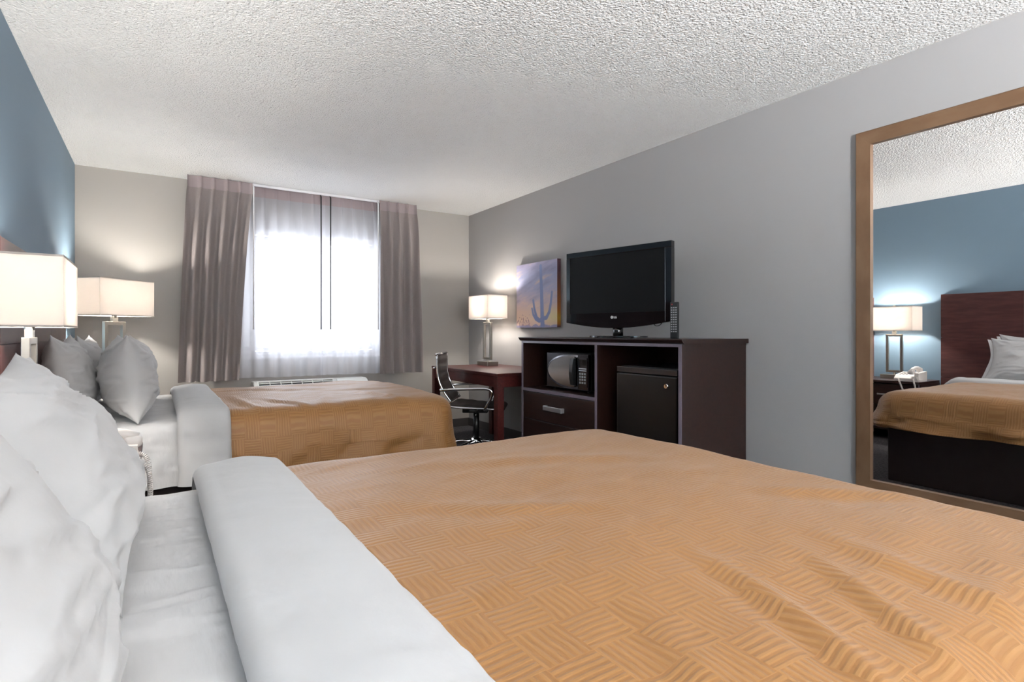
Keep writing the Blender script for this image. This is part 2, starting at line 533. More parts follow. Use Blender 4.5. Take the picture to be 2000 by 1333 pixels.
def coverlet_mesh(x0, x1, y0, y1, ztop, zhem, seed, R=0.17, rad=0.12, step=0.015, folds=()):
    """bed cover: top with rounded foot corners and soft edges, skirts hanging at both sides and the foot"""
    nx = int((x1 - x0) / step)
    ny = int((y1 - y0) / step)
    verts, uvs, faces = [], [], []
    yc, hy = (y0 + y1) / 2, (y1 - y0) / 2

    def plan(i, j):
        x = x0 + (x1 - x0) * i / nx
        y = y0 + (y1 - y0) * j / ny
        ex, ey = (x - (x1 - R)) / R, (abs(y - yc) - (hy - R)) / R
        if ex > 0 and ey > 0:
            px, py = ex * math.sqrt(1 - ey * ey / 2), ey * math.sqrt(1 - ex * ex / 2)
            X = x1 - R + R * px
            Y = yc + math.copysign(hy - R + R * py, y - yc)
            d = R * (1 - math.hypot(px, py)) if max(ex, ey) <= 1.0001 else 0
        else:
            X, Y = x, y
            d = min(x1 - x, hy - abs(y - yc))
        return x, y, X, Y, max(d, 0)

    def bulge(x, y):
        b = 0.010 * fbm(x * 2.1 + seed, y * 2.1, 0.3, 2)
        b += 0.0028 * fbm(x * 3.2, y * 7.0 + seed, 1.7, 2)
        c = fbm(x * 1.6 + 0.7 * y + seed, (y - 0.35 * x) * 6.5, 4.0, 2)
        b += 0.0045 * (1 - min(1, abs(c) * 3.0)) * (0.5 + 0.5 * fbm(x * 2, y * 2, seed, 1))
        for (ax, ay, bx_, by_, am, wd) in folds:          # long pulled folds
            vx, vy = bx_ - ax, by_ - ay
            t = ((x - ax) * vx + (y - ay) * vy) / (vx * vx + vy * vy)
            if -0.3 < t < 1.3:
                d = ((x - ax) * vy - (y - ay) * vx) / math.hypot(vx, vy)
                e = max(0, 1 - (abs(t - 0.5) / 0.8) ** 2) ** 2
                d += 0.012 * math.sin(t * 4 + ax * 9)
                b += am * e * (math.exp(-(d / wd) ** 2) - 0.6 * math.exp(-((d - 1.5 * wd) / wd) ** 2))
        return b

    idx = {}
    for i in range(nx + 1):
        for j in range(ny + 1):
            x, y, X, Y, d = plan(i, j)
            q = max(0.0, 1 - d / rad)
            z = ztop - rad * (1 - math.sqrt(max(0, 1 - q * q)))
            crown = 0.018 * (1 - ((Y - yc) / hy) ** 2)
            z += (crown + bulge(x, y)) * (1 - q) ** 0.5
            idx[(i, j)] = len(verts)
            verts.append((X, Y, z))
            uvs.append((x, y))
    for i in range(nx):
        for j in range(ny):
            faces.append((idx[(i, j)], idx[(i + 1, j)], idx[(i + 1, j + 1)], idx[(i, j + 1)]))
    nd = 18
    drop = ztop - rad - zhem

    def skirt(loop, nrm, uvdir):
        rows = [[idx[k] for k in loop]]
        for d in range(1, nd + 1):
            q = d / nd
            row = []
            for k in loop:
                x, y, X, Y, _ = plan(*k)
                n = nrm(k)
                s = x * 1.0 + y * 1.3
                w = q * 0.018 * math.sin(s * 15 + 4 * fbm(x * 1.5, y * 1.5, seed, 2)) + 0.024 * fbm(x * 4 + seed + 0.6 * q, y * 4, q * 1.5, 3) * min(1, q * 2)
                w += 0.035 * q ** 1.3 + 0.012 * math.sin(q * PI)
                row.append(len(verts))
                verts.append((X + n[0] * w, Y + n[1] * w, ztop - rad - drop * q + 0.012 * q * fbm(x * 3, y * 3, seed, 2)))
                uvs.append((x + uvdir[0] * drop * q, y + uvdir[1] * drop * q))
            rows.append(row)
        for a, b in zip(rows[:-1], rows[1:]):
            for k in range(len(loop) - 1):
                faces.append((a[k], a[k + 1], b[k + 1], b[k]))

    def nrm_at(k):
        x, y, X, Y, _ = plan(*k)
        ex, ey = X - (x1 - R), abs(Y - yc) - (hy - R)
        if ex > 0 and ey > 0:
            l = math.hypot(ex, ey)
            return (ex / l, math.copysign(ey / l, Y - yc))
        return (1, 0) if ex >= R - 1e-4 else (0, math.copysign(1, Y - yc))

    def nrm_side(k):
        x, y, X, Y, _ = plan(*k)
        ex = X - (x1 - R)
        return nrm_at(k) if ex > 0 else (0, math.copysign(1, Y - yc))

    def nrm_foot(k):
        x, y, X, Y, _ = plan(*k)
        return nrm_at(k) if abs(Y - yc) > hy - R else (1, 0)
    skirt([(i, 0) for i in range(nx + 1)], nrm_side, (0, -1))
    skirt([(nx, j) for j in range(ny + 1)], nrm_foot, (1, 0))
    skirt([(i, ny) for i in range(nx, -1, -1)], nrm_side, (0, 1))
    return verts, faces, uvs


def pillow_mesh(w, h, t, seed, n=64, slump=0.14):
    verts, faces = [], []
    idx = {}
    for side in (1, -1):
        for i in range(n + 1):
            for j in range(n + 1):
                u, v = -1 + 2 * i / n, -1 + 2 * j / n
                # finer rows towards the seams
                u, v = math.sin(u * PI / 2) * 0.5 + u * 0.5, math.sin(v * PI / 2) * 0.5 + v * 0.5
                edge = i in (0, n) or j in (0, n)
                if side == -1 and edge:
                    idx[(side, i, j)] = idx[(1, i, j)]
                    continue
                f = (1 - abs(u) ** 2.4) ** 0.58 * (1 - abs(v) ** 2.4) ** 0.58 if not edge else 0
                f *= 1 - slump * v
                y = w / 2 * u * (1 - 0.12 * (1 - v * v) * u * u)
                z = h / 2 * v * (1 - 0.20 * (1 - u * u) * v * v)
                wr = 0.010 * fbm(u * 1.3 + seed, v * 1.3, side * 3.0, 2)
                # creases fanning out of the corners
                for (cu, cv) in ((1, 1), (-1, 1), (1, -1), (-1, -1)):
                    r = math.hypot(u - cu, v - cv)
                    a = math.atan2(v - cv, u - cu)
                    k = math.exp(-(r / 0.55) ** 2) * min(1, r * 3)
                    wr += 0.007 * k * math.sin(a * 11 + seed * 2 + 2.5 * fbm(u * 2, v * 2, seed, 1))
                # long soft folds along the pillow
                g = fbm(u * 1.1 + seed * 2, v * 3.2 + 0.6 * u, side + 5.0, 2)
                wr += 0.010 * max(0, 1 - abs(g) * 4) ** 1.5 + 0.003 * fbm(u * 3.0 + seed, v * 5.0, side * 2.0, 3)
                x = side * (t / 2 * f + wr * min(1, 0.15 + 1.2 * f))
                if edge:
                    x = 0.004 * fbm(u * 3 + seed, v * 3, 7.0, 1)
                idx[(side, i, j)] = len(verts)
                verts.append((x, y, z))
    for side in (1, -1):
        for i in range(n):
            for j in range(n):
                q = (idx[(side, i, j)], idx[(side, i + 1, j)], idx[(side, i + 1, j + 1)], idx[(side, i, j + 1)])
                faces.append(q if side == 1 else q[::-1])
    return verts, faces


def pillow(label, c, lean, yaw, w, h, t, seed, group, roll=0.0):
    v, f = pillow_mesh(w, h, t, seed)
    o = pyd('pillow', v, f, 'linen', smooth=True)
    o.location = c
    o.rotation_euler = (roll, -lean, yaw)
    tag(o, label, 'pillow', group)
    # open end of the pillow case: a hemmed flap along one short edge
    n = 24
    vv, ff = [], []
    for k in range(n + 1):
        s = -1 + 2 * k / n
        for q in range(3):
            z = h / 2 * s * 0.90
            y = w / 2 * (1 - 0.12 * (1 - s * s)) + 0.012 * q
            vv.append((0.010 * math.sin(s * 5 + seed + q * 0.4) * (0.3 + 0.35 * q) + 0.004 * q, y - 0.006, z))
    for k in range(n):
        for q in range(2):
            a = k * 3 + q
            ff.append((a, a + 1, a + 4, a + 3))
    hem = pyd('hem', vv, ff, 'linen', o, smooth=True)
    return o


def make_bed(y0, y1, which, seed):
    yc = (y0 + y1) / 2
    b = thing('bed', '%s bed with a dark box base and white mattress' % which, 'bed', (1.1, yc, 0), group='queen beds')
    hy = (y1 - y0) / 2
    bx = box('base', -1.04, 1.05, -hy + 0.04, hy - 0.04, 0, 0.40, 'bed_base', b, bev=0.006)
    mt = box('mattress', -1.05, 1.10, -hy + 0.02, hy - 0.02, 0.40, 0.598, 'linen', b, bev=0.05)
    return b


NEAR_FOLDS = [(1.40, 0.66, 1.27, 0.26, 0.014, 0.022), (1.56, 0.56, 1.42, 0.24, 0.011, 0.02), (1.20, 0.62, 1.02, 0.30, 0.007, 0.03), (1.70, 0.60, 1.66, 0.24, 0.008, 0.03),
              (1.05, 1.25, 1.45, 0.95, 0.006, 0.04), (1.3, 1.6, 1.9, 1.3, 0.006, 0.05), (1.9, 0.9, 2.2, 0.6, 0.007, 0.04)]
FAR_FOLDS = [(0.95, 3.9, 1.05, 3.36, 0.012, 0.03), (1.15, 3.75, 1.3, 3.36, 0.012, 0.03), (1.5, 3.8, 1.4, 3.36, 0.009, 0.04), (1.75, 3.9, 1.9, 3.36, 0.010, 0.04),
             (0.95, 4.3, 1.6, 4.15, 0.010, 0.05), (1.2, 4.6, 2.0, 4.45, 0.008, 0.05), (1.5, 4.05, 2.1, 4.0, 0.008, 0.05)]
NEAR_Y0, NEAR_Y1 = 0.25, 1.93
FAR_Y0, FAR_Y1 = 3.34, 4.88
for (y0, y1, which, seed) in ((NEAR_Y0, NEAR_Y1, 'nearest', 1.3), (FAR_Y0, FAR_Y1, 'far window-side', 8.1)):
    near = which == 'nearest'
    make_bed(y0, y1, which, seed)
    where = 'near bed' if near else 'window-side bed'
    # fitted sheet at the head end
    xs = [0.06 + 0.72 * i / 46 for i in range(47)]
    v, f = sweep_cloth(xs, [0.004] * 47, y0, y1, 0.605, 0.29, 0.05, 0.007, seed, n_top=190)
    o = pyd('bed_sheet', v, f, 'linen_sheet', smooth=True, loc=(0.4, (y0 + y1) / 2, 0.29))
    tag(o, 'wrinkled white sheet at the head of the %s' % where, 'sheet', 'white bed sheets')
    # gold coverlet
    v, f, uv = coverlet_mesh(0.80, 2.275, y0 - 0.035, y1 + 0.035, 0.650, 0.40 if near else 0.27, seed, folds=NEAR_FOLDS if near else FAR_FOLDS)
    o = pyd('coverlet', v, f, 'coverlet', smooth=True, loc=(1.5, (y0 + y1) / 2, 0.36), uvs=uv)
    bm = bmesh.new()
    bm.from_mesh(o.data)
    bmesh.ops.recalc_face_normals(bm, faces=bm.faces[:])
    bm.to_mesh(o.data)
    bm.free()
    tag(o, 'gold basketweave coverlet spread over the %s' % where, 'coverlet', 'gold coverlets')
    # white turned-down fold
    xs, hs = [], []
    xa, xb, th = 0.64, 0.888, 0.034
    for i in range(9):
        a = PI * 0.5 * i / 8
        xs.append(xa + th * (1 - math.cos(a)) * 1.3)
        hs.append(th * math.sin(a))
    for i in range(1, 20):
        q = i / 20
        xs.append(xa + th * 1.3 + (xb - xa - th * 2.0) * q)
        hs.append(th + 0.010 * math.sin(q * PI))
    for i in range(8, -1, -1):
        a = PI * 0.5 * i / 8
        xs.append(xb - th * 0.7 * (1 - math.cos(a)))
        hs.append(th * math.sin(a))
    v, f = sweep_cloth(xs, hs, y0 - 0.04, y1 + 0.04, 0.646, 0.30, 0.085, 0.004, seed + 3, fold=0.006, flare=0.04)
    o = pyd('turned_down_sheet', v, f, 'linen', smooth=True, loc=(0.77, (y0 + y1) / 2, 0.30))
    tag(o, 'white turned-down sheet folded across the %s' % where, 'sheet', 'white turned-down sheets')

# headboards: framed wall panels with seams
for (y0, y1, where) in ((0.40, 2.30, 'near bed'), (2.92, 4.83, 'window-side bed')):
    yc = (y0 + y1) / 2
    hb = thing('headboard', 'dark wood panelled headboard on the blue wall behind the %s' % where, 'headboard', (0.002, yc, 0.25), group='headboards')
    box('backing', 0, 0.016, -(y1 - y0) / 2 + 0.004, (y1 - y0) / 2 - 0.004, 0, 1.213, 'headboard', hb, bev=0)
    zs = (0, 0.384, 0.781, 1.215)
    ys = [-(y1 - y0) / 2 + (y1 - y0) * k / 3 for k in range(4)]
    for r in range(3):
        for c in range(3):
            box('panel', 0.016, 0.030, ys[c] + 0.0012, ys[c + 1] - 0.0012, zs[r] + 0.002, zs[r + 1] - 0.002, 'headboard', hb, bev=0.001)

# pillows: (label, centre, lean, yaw, w, h, t, seed)
P_G = 'white bed pillows'
pillow('big white pillow nearest the camera on the near bed', (0.37, 0.70, 0.825), 0.50, 0.0, 0.74, 0.48, 0.20, 1.0, P_G)
pillow('white crumpled pillow on the near bed, below the bedside lamp', (0.375, 1.46, 0.825), 0.55, 0.0, 0.76, 0.48, 0.19, 2.7, P_G)
pillow('white pillow against the near headboard, behind the crumpled one', (0.155, 1.45, 0.84), 0.20, 0.0, 0.74, 0.46, 0.17, 4.1, P_G)
pillow('white pillow against the near headboard, behind the nearest one', (0.155, 0.67, 0.84), 0.20, 0.0, 0.74, 0.46, 0.17, 5.2, P_G)
pillow('plump white pillow standing in front on the window-side bed', (0.415, 3.72, 0.84), 0.10, 0.10, 0.70, 0.46, 0.26, 6.4, P_G)
pillow('white pillow leaning on the far headboard nearest the lamp', (0.165, 3.74, 0.842), 0.16, 0.0, 0.72, 0.46, 0.20, 7.9, P_G)
pillow('shaded white pillow on the far headboard, by the window', (0.19, 4.47, 0.838), 0.14, 0.0, 0.70, 0.46, 0.19, 9.3, P_G)
pillow('white front pillow mostly hidden behind the plump one', (0.43, 4.45, 0.838), 0.16, 0.0, 0.70, 0.46, 0.24, 10.6, P_G)


# ------------------------------------------------------------------ lamps
def make_lamp(label, loc, rotz, S, watt=LAMP_W):
    k = S / 0.25
    t = thing('table_lamp', label, 'lamp', loc, rotz, 'rectangular table lamps')
    box('base', -0.068 * k, 0.068 * k, -0.11 * k, 0.11 * k, 0, 0.042 * k, 'nickel', t, bev=0.003)
    zf0, zf1 = 0.062 * k, 0.462 * k
    bm = bmesh.new()
    fw, bw = 0.078 * k, 0.024 * k
    for s in (-1, 1):
        add_box(bm, -bw / 2, bw / 2, s * fw - (bw if s > 0 else 0), s * fw + (0 if s > 0 else bw), zf0, zf1, 0.0015)
    add_box(bm, -bw / 2, bw / 2, -fw + bw, fw - bw, zf0, zf0 + bw, 0.0015)
    add_box(bm, -bw / 2, bw / 2, -fw + bw, fw - bw, zf1 - bw, zf1, 0.0015)
    bm_obj('frame', bm, 'nickel', t)
    cyl('foot_pin', (0, 0, 0.052 * k), 0.012 * k, 0.024 * k, 'z', 'nickel', t)
    box('neck', -0.012 * k, 0.012 * k, -0.02 * k, 0.02 * k, zf1, zf1 + 0.03 * k, 'nickel', t, bev=0.001)
    zs0 = 0.5 * k
    hx, hyy = 0.12 * k, 0.205 * k
    sh = ring_shell('lamp_shade', hx, hyy, zs0, zs0 + S, 0.003, 'shade', t)
    ring_shell('top_trim', hx + 0.001, hyy + 0.001, zs0 + S - 0.006, zs0 + S + 0.001, 0.005, 'shade_trim', sh)
    ring_shell('bottom_trim', hx + 0.001, hyy + 0.001, zs0 - 0.001, zs0 + 0.006, 0.005, 'shade_trim', sh)
    cyl('socket', (0, 0, zs0 + 0.018 * k), 0.016 * k, 0.06 * k, 'z', 'nickel', t)
    bm = bmesh.new()
    add_tube(bm, [(-hx + 0.004, 0, zs0 + S - 0.012), (hx - 0.004, 0, zs0 + S - 0.012)], 0.0025, 6)
    add_tube(bm, [(0, -hyy + 0.004, zs0 + S - 0.012), (0, hyy - 0.004, zs0 + S - 0.012)], 0.0025, 6)
    for sx in (-1, 1):
        add_tube(bm, [(sx * 0.012, 0, zs0 + 0.045 * k), (sx * 0.05, 0, zs0 + 0.12 * k), (sx * 0.045, 0, zs0 + 0.19 * k), (0, 0, zs0 + S - 0.012)], 0.002, 6)
    bm_obj('harp', bm, 'nickel', t, True)
    box('finial', -0.010 * k, 0.010 * k, -0.010 * k, 0.010 * k, zs0 + S - 0.012, zs0 + S + 0.016, 'nickel', t, bev=0.002)
    ld = bpy.data.lights.new('bulb', 'POINT')
    ld.energy = watt
    ld.color = (1.0, 0.95, 0.87)
    ld.shadow_soft_size = 0.035
    lo = bpy.data.objects.new('bulb', ld)
    COL.objects.link(lo)
    lo.parent = t
    lo.location = (0, 0, zs0 + 0.150 * k)
    return t


NS_Z = 0.60


def nightstand(label, x1, y0, y1, z):
    yc = (y0 + y1) / 2
    hy = (y1 - y0) / 2
    t = thing('nightstand', label, 'nightstand', (0.02, yc, 0), group='dark nightstands')
    d = x1 - 0.02
    box('top', 0, d, -hy, hy, z - 0.025, z, 'dark_wood', t, bev=0.003)
    for s in (-1, 1):
        box('side_panel', 0, d - 0.03, s * hy * 0.97 - 0.012, s * hy * 0.97 + 0.012, 0.0, z - 0.025, 'dark_wood', t, bev=0.001)
    box('back_panel', 0, 0.015, -hy * 0.94, hy * 0.94, 0.05, z - 0.025, 'dark_wood', t, bev=0)
    box('shelf', 0.015, d - 0.035, -hy * 0.93, hy * 0.93, 0.10, 0.125, 'dark_wood', t, bev=0.001)
    box('edge_strip', d - 0.030, d - 0.018, -hy * 0.99, -hy * 0.99 + 0.014, 0.0, z - 0.027, 'edge_band', t, bev=0.001)
    for k in range(2):
        z0 = 0.135 + k * (z - 0.165) / 2
        z1 = z0 + (z - 0.165) / 2 - 0.006
        dr = box('drawer', d - 0.30, d - 0.028, -hy * 0.93, hy * 0.93, z0, z1, 'dark_wood', t, bev=0.002)
        bm = bmesh.new()
        zc = (z0 + z1) / 2
        add_box(bm, d - 0.01, d - 0.002, -0.07, 0.07, zc - 0.008, zc + 0.008, 0.002)
        for s in (-1, 1):
            add_box(bm, d - 0.029, d - 0.006, s * 0.055 - 0.005, s * 0.055 + 0.005, zc - 0.005, zc + 0.005)
        bm_obj('handle', bm, 'satin_silver', dr)
    return t


nightstand('dark wood nightstand between the two beds holding the phone', 0.50, 2.312, 2.912, NS_Z)
nightstand('dark nightstand in the window corner behind the far bed', 0.50, 5.00, 5.60, 0.655)
make_lamp('glowing table lamp on the nightstand between the beds', (0.158, 2.66, NS_Z), 0, 0.25)
make_lamp('turned table lamp in the corner by the window drape', (0.285, 5.14, 0.655), math.radians(-46), 0.275)
make_lamp('table lamp glowing on the desk by the far corner', (3.40, 4.86, 0.745), 0, 0.238, 5.6)

# small grey folder and woven box on the corner nightstand
o = prism('tent_card', [(-0.05, 0), (0.05, 0), (0.0, 0.10)], -0.07, 0.07, 'y', 'phone', bev=0.001)
o.location = (0.43, 5.06, 0.655)
o.rotation_euler = (0, 0, 0.5)
tag(o, 'small pale tent card on the corner nightstand', 'card')

# telephone
ph = thing('telephone', 'cream corded desk telephone on the nightstand between the beds', 'telephone', (0.395, 2.43, NS_Z))
prism('body', [(-0.10, 0), (0.095, 0), (0.10, 0.03), (0.06, 0.062), (-0.10, 0.085)], -0.075, 0.10, 'y', 'phone', ph, bev=0.004)
bm = bmesh.new()
add_prism(bm, [(-0.095, 0.0), (0.099, 0.0), (0.099, 0.086), (-0.095, 0.098)], -0.112, -0.077, 'y')
bm_obj('cradle', bm, 'phone', ph)
bm = bmesh.new()
pts = [(-0.10, -0.05, 0.118), (-0.06, -0.05, 0.128), (0, -0.05, 0.132), (0.06, -0.05, 0.122), (0.098, -0.05, 0.105)]
add_tube(bm, pts, 0.017, 12)
add_box(bm, -0.115, -0.062, -0.075, -0.025, 0.088, 0.128, 0.012)
add_box(bm, 0.058, 0.112, -0.075, -0.025, 0.072, 0.114, 0.012)
bm_obj('handset', bm, 'phone', ph, True)
slope = math.atan2(-0.023, 0.16)
for r in range(4):
    for c in range(3):
        x = -0.06 + 0.033 * r
        y = 0.01 + 0.028 * c
        z = 0.085 - (x + 0.10) * 0.144
        box('key', x - 0.009, x + 0.009, y - 0.008, y + 0.008, z - 0.003, z + 0.005, 'phone_grey', ph, bev=0.002)
# curly cord: helix along a hanging path
path = [Vector(p) for p in ((0.06, -0.09, 0.09), (0.105, -0.10, 0.03), (0.085, -0.12, 0.012), (0.02, -0.11, 0.012), (-0.02, -0.09, 0.012), (0.03, -0.05, 0.02),
                            (0.10, -0.07, 0.02), (0.128, -0.085, -0.005), (0.136, -0.10, -0.06), (0.135, -0.09, -0.12), (0.134, -0.05, -0.135), (0.134, 0.0, -0.09), (0.132, 0.03, -0.02), (0.118, 0.05, 0.018), (0.09, 0.06, 0.03))]


def catmull(ps, n):
    out = []
    for i in range(len(ps) - 1):
        p0, p1, p2, p3 = ps[max(i - 1, 0)], ps[i], ps[i + 1], ps[min(i + 2, len(ps) - 1)]
        for k in range(n):
            t = k / n
            out.append(0.5 * ((2 * p1) + (-p0 + p2) * t + (2 * p0 - 5 * p1 + 4 * p2 - p3) * t * t + (-p0 + 3 * p1 - 3 * p2 + p3) * t ** 3))
    out.append(ps[-1])
    return out


cp = catmull(path, 60)
hp = []
acc = 0.0
nrm = Vector((0, 0, 1))
for i, p in enumerate(cp):
    t = (cp[min(i + 1, len(cp) - 1)] - cp[max(i - 1, 0)]).normalized()
    nrm = (nrm - t * nrm.dot(t)).normalized()
    bn = t.cross(nrm)
    if i:
        acc += (p - cp[i - 1]).length
    a = acc / 0.0062 * 2 * PI
    hp.append(p + (nrm * math.cos(a) + bn * math.sin(a)) * 0.0065)
# resample the helix finely by refining the centre path
cp2 = catmull(path, 160)
hp, acc, nrm = [], 0.0, Vector((0, 0, 1))
for i, p in enumerate(cp2):
    t = (cp2[min(i + 1, len(cp2) - 1)] - cp2[max(i - 1, 0)]).normalized()
    nrm = (nrm - t * nrm.dot(t)).normalized()
    bn = t.cross(nrm)
    if i:
        acc += (p - cp2[i - 1]).length
    a = acc / 0.0066 * 2 * PI
    hp.append(p + (nrm * math.cos(a) + bn * math.sin(a)) * 0.0062)
tube('coiled_cord', hp, 0.0024, 'phone', ph, seg=5)


# ------------------------------------------------------------------ curtains
def curtain_mesh(xt0, xt1, xb0, xb1, y, ztop, zbot, n_pleat, amp, seed, header=0.10, res=0.008, rows=70, flare=1.0):
    nx = int(max(xt1 - xt0, xb1 - xb0) / res)
    verts, faces = [], []
    zs = [ztop - header * k / 8 for k in range(9)] + [ztop - header - (ztop - header - zbot) * ((k + 1) / rows) for k in range(rows)]
    for z in zs:
        q = max(0.0, (ztop - header - z) / (ztop - header - zbot))
        hq = min(1.0, (ztop - z) / header)
        for i in range(nx + 1):
            u = i / nx
            ph = u * n_pleat * PI
            pin = abs(math.cos(ph)) ** 22
            if q <= 0:
                d = amp * 0.55 * pin * (0.6 + 0.4 * hq)
            else:
                b = min(1.0, q * 5)
                soft = 0.5 + 0.5 * math.cos(2 * ph + 1.8 * q * fbm(u * 3, seed, q * 1.2, 2))
                irr = 0.55 + 0.45 * fbm(u * n_pleat * 0.8 + seed, q * 0.8, 1.0, 2)
                d = amp * (0.55 * pin * (1 - b) + b * (soft * (0.75 + 0.5 * irr)))
                d += amp * 0.35 * b * fbm(u * n_pleat * 1.7 + seed, q * 1.5, 2.0, 2)
            x0 = xt0 + (xb0 - xt0) * q ** 0.7
            x1 = xt1 + (xb1 - xt1) * q ** 0.7
            x = x0 + (x1 - x0) * u
            verts.append((x, y - d, z + (0.006 * fbm(u * 4, seed, 0, 2) if z == zs[-1] else 0)))
    w = nx + 1
    for r in range(len(zs) - 1):
        for i in range(nx):
            a = r * w + i
            faces.append((a, a + w, a + w + 1, a + 1))
    return verts, faces, w


def curtain(name, label, cat, args, m_body, m_head, group, seed):
    v, f, w = curtain_mesh(*args, seed=seed)
    split = 8 * (w - 1)
    head, body = f[:split], f[split:]
    zb = args[6]
    loc = ((args[2] + args[3]) / 2, args[4], zb)
    t = thing(name, label, cat, loc, group=group)
    for nm, fs, m in (('header_tape', head, m_head), ('cloth', body, m_body)):
        used = sorted({i for q in fs for i in q})
        remap = {o: n for n, o in enumerate(used)}
        pyd(nm, [(v[i][0] - loc[0], v[i][1] - loc[1], v[i][2] - loc[2]) for i in used], [tuple(remap[i] for i in q) for q in fs], m, t, True)
    return t


CZ = 2.405
tr = thing('curtain_track', 'slim double curtain track at the ceiling above the window', 'curtain track', (1.83, 5.53, CZ + 0.012))
for yy in (-0.030, 0.062):
    box('rail', -1.05, 1.04, yy - 0.010, yy + 0.010, 0.0, 0.022, 'white_paint', tr, bev=0.002)
for k in range(5):
    box('bracket', -0.95 + 0.475 * k - 0.012, -0.95 + 0.475 * k + 0.012, -0.04, 0.072, 0.0205, 0.0225, 'white_paint', tr, bev=0)
DY, SY = 5.475, 5.565
curtain('drape', 'grey blackout drape left of the window, nearest the corner lamp', 'curtain', (0.775, 1.285, 0.705, 1.17, DY, CZ + 0.031, 0.655, 5, 0.06), 'drape', 'drape_tape', 'grey blackout drapes', 3.0)
curtain('drape', 'grey blackout drape right of the window, towards the desk', 'curtain', (2.47, 2.875, 2.46, 2.93, DY, CZ + 0.031, 0.66, 4, 0.06), 'drape', 'drape_tape', 'grey blackout drapes', 6.0)
curtain('sheer_curtain', 'white sheer curtain over the left window pane', 'curtain', (0.95, 1.95, 0.93, 1.955, SY, CZ + 0.031, 0.662, 9, 0.032), 'sheer', 'sheer_tape', 'white sheer curtains', 2.0)
curtain('sheer_curtain', 'white sheer curtain over the right window pane', 'curtain', (1.895, 2.76, 1.90, 2.78, SY - 0.006, CZ + 0.031, 0.662, 8, 0.032), 'sheer', 'sheer_tape', 'white sheer curtains', 5.0)
for (x, y, lab, m) in ((1.895, SY - 0.085, 'dark curtain wand on the left sheer beside the centre overlap', 'black_plastic'), (1.985, SY - 0.085, 'dark curtain wand on the right sheer beside the centre overlap', 'black_plastic'),
                       (1.292, DY - 0.03, 'pale curtain wand hanging on the left drape edge', 'white_paint'), (2.452, DY - 0.03, 'pale curtain wand hanging on the right drape edge', 'white_paint')):
    o = tube('curtain_wand', [(0, 0, 0), (0, 0, 1.23), (0, 0, 1.285), (0, 0.03, 1.31)], 0.0062, m, seg=8)
    o.location = (x, y, 1.11)
    tag(o, lab, 'curtain wand', 'curtain wands')

# ------------------------------------------------------------------ air conditioner
ac = thing('air_conditioner', 'off-white wall air conditioner below the window', 'air conditioner', (1.82, 5.49, 0.0))
prism('body', [(0.165, 0.06), (0.165, 0.625), (-0.01, 0.625), (-0.145, 0.535), (-0.15, 0.06)], -0.525, 0.525, 'x', 'ac_white', ac, bev=0.006)
box('plinth', -0.48, 0.48, -0.11, 0.165, 0.0, 0.06, 'ac_dark', ac, bev=0.002)
# the sloping upper face carries the louvered outlet and the control lid
SL = Matrix.Translation((0, -0.0775, 0.580)) @ Matrix.Rotation(math.atan2(0.09, 0.135), 4, 'X')
box('grille_cavity', -0.485, 0.175, -0.066, 0.066, 0.0, 0.002, 'ac_dark', ac, bev=0, mtx=SL)
for k in range(4):
    y = -0.048 + 0.032 * k
    box('louver', -0.485, 0.175, y - 0.004, y + 0.004, 0.002, 0.009, 'ac_white', ac, bev=0, mtx=SL)
for k in range(1, 7):
    x = -0.485 + 0.66 / 7 * k
    box('rib', x - 0.003, x + 0.003, -0.066, 0.066, 0.002, 0.008, 'ac_white', ac, bev=0, mtx=SL)
bm = bmesh.new()
for a in ((-0.50, 0.19, -0.08, -0.066), (-0.50, 0.19, 0.066, 0.08), (-0.50, -0.485, -0.066, 0.066), (0.175, 0.19, -0.066, 0.066)):
    add_box(bm, a[0], a[1], a[2], a[3], -0.002, 0.012, 0.002, 2, SL)
bm_obj('grille_rim', bm, 'ac_white', ac)
box('control_lid', 0.215, 0.495, -0.07, 0.07, -0.002, 0.014, 'ac_white', ac, bev=0.004, mtx=SL)

# ------------------------------------------------------------------ desk
DX0, DX1, DY0, DY1, DZ = 2.875, 3.605, 3.81, 5.08, 0.745
dk = thing('desk', 'dark cherry writing desk against the grey wall', 'desk', ((DX0 + DX1) / 2, (DY0 + DY1) / 2, 0))
hx, hy = (DX1 - DX0) / 2, (DY1 - DY0) / 2
box('desktop', -hx, hx, -hy, hy, DZ - 0.022, DZ, 'desk_wood', dk, bev=0.003)
for sx in (-1, 1):
    for sy in (-1, 1):
        cx, cy = sx * (hx - 0.035), sy * (hy - 0.035)
        box('leg', cx - 0.031, cx + 0.031, cy - 0.031, cy + 0.031, 0, DZ - 0.022, 'desk_wood', dk, bev=0.003)
box('apron', -hx + 0.012, -hx + 0.032, -hy + 0.066, hy - 0.066, DZ - 0.115, DZ - 0.022, 'desk_wood', dk, bev=0.001)
box('apron', hx - 0.032, hx - 0.012, -hy + 0.066, hy - 0.066, DZ - 0.115, DZ - 0.022, 'desk_wood', dk, bev=0.001)
box('apron', -hx + 0.066, hx - 0.066, -hy + 0.012, -hy + 0.032, DZ - 0.115, DZ - 0.022, 'desk_wood', dk, bev=0.001)
box('apron', -hx + 0.066, hx - 0.066, hy - 0.032, hy - 0.012, DZ - 0.115, DZ - 0.022, 'desk_wood', dk, bev=0.001)

# ------------------------------------------------------------------ office chair (local +X is forward)
ch = thing('office_chair', 'chrome armed office chair with brown ribbed leather at the desk', 'chair', (2.91, 4.225, 0), math.radians(-37))


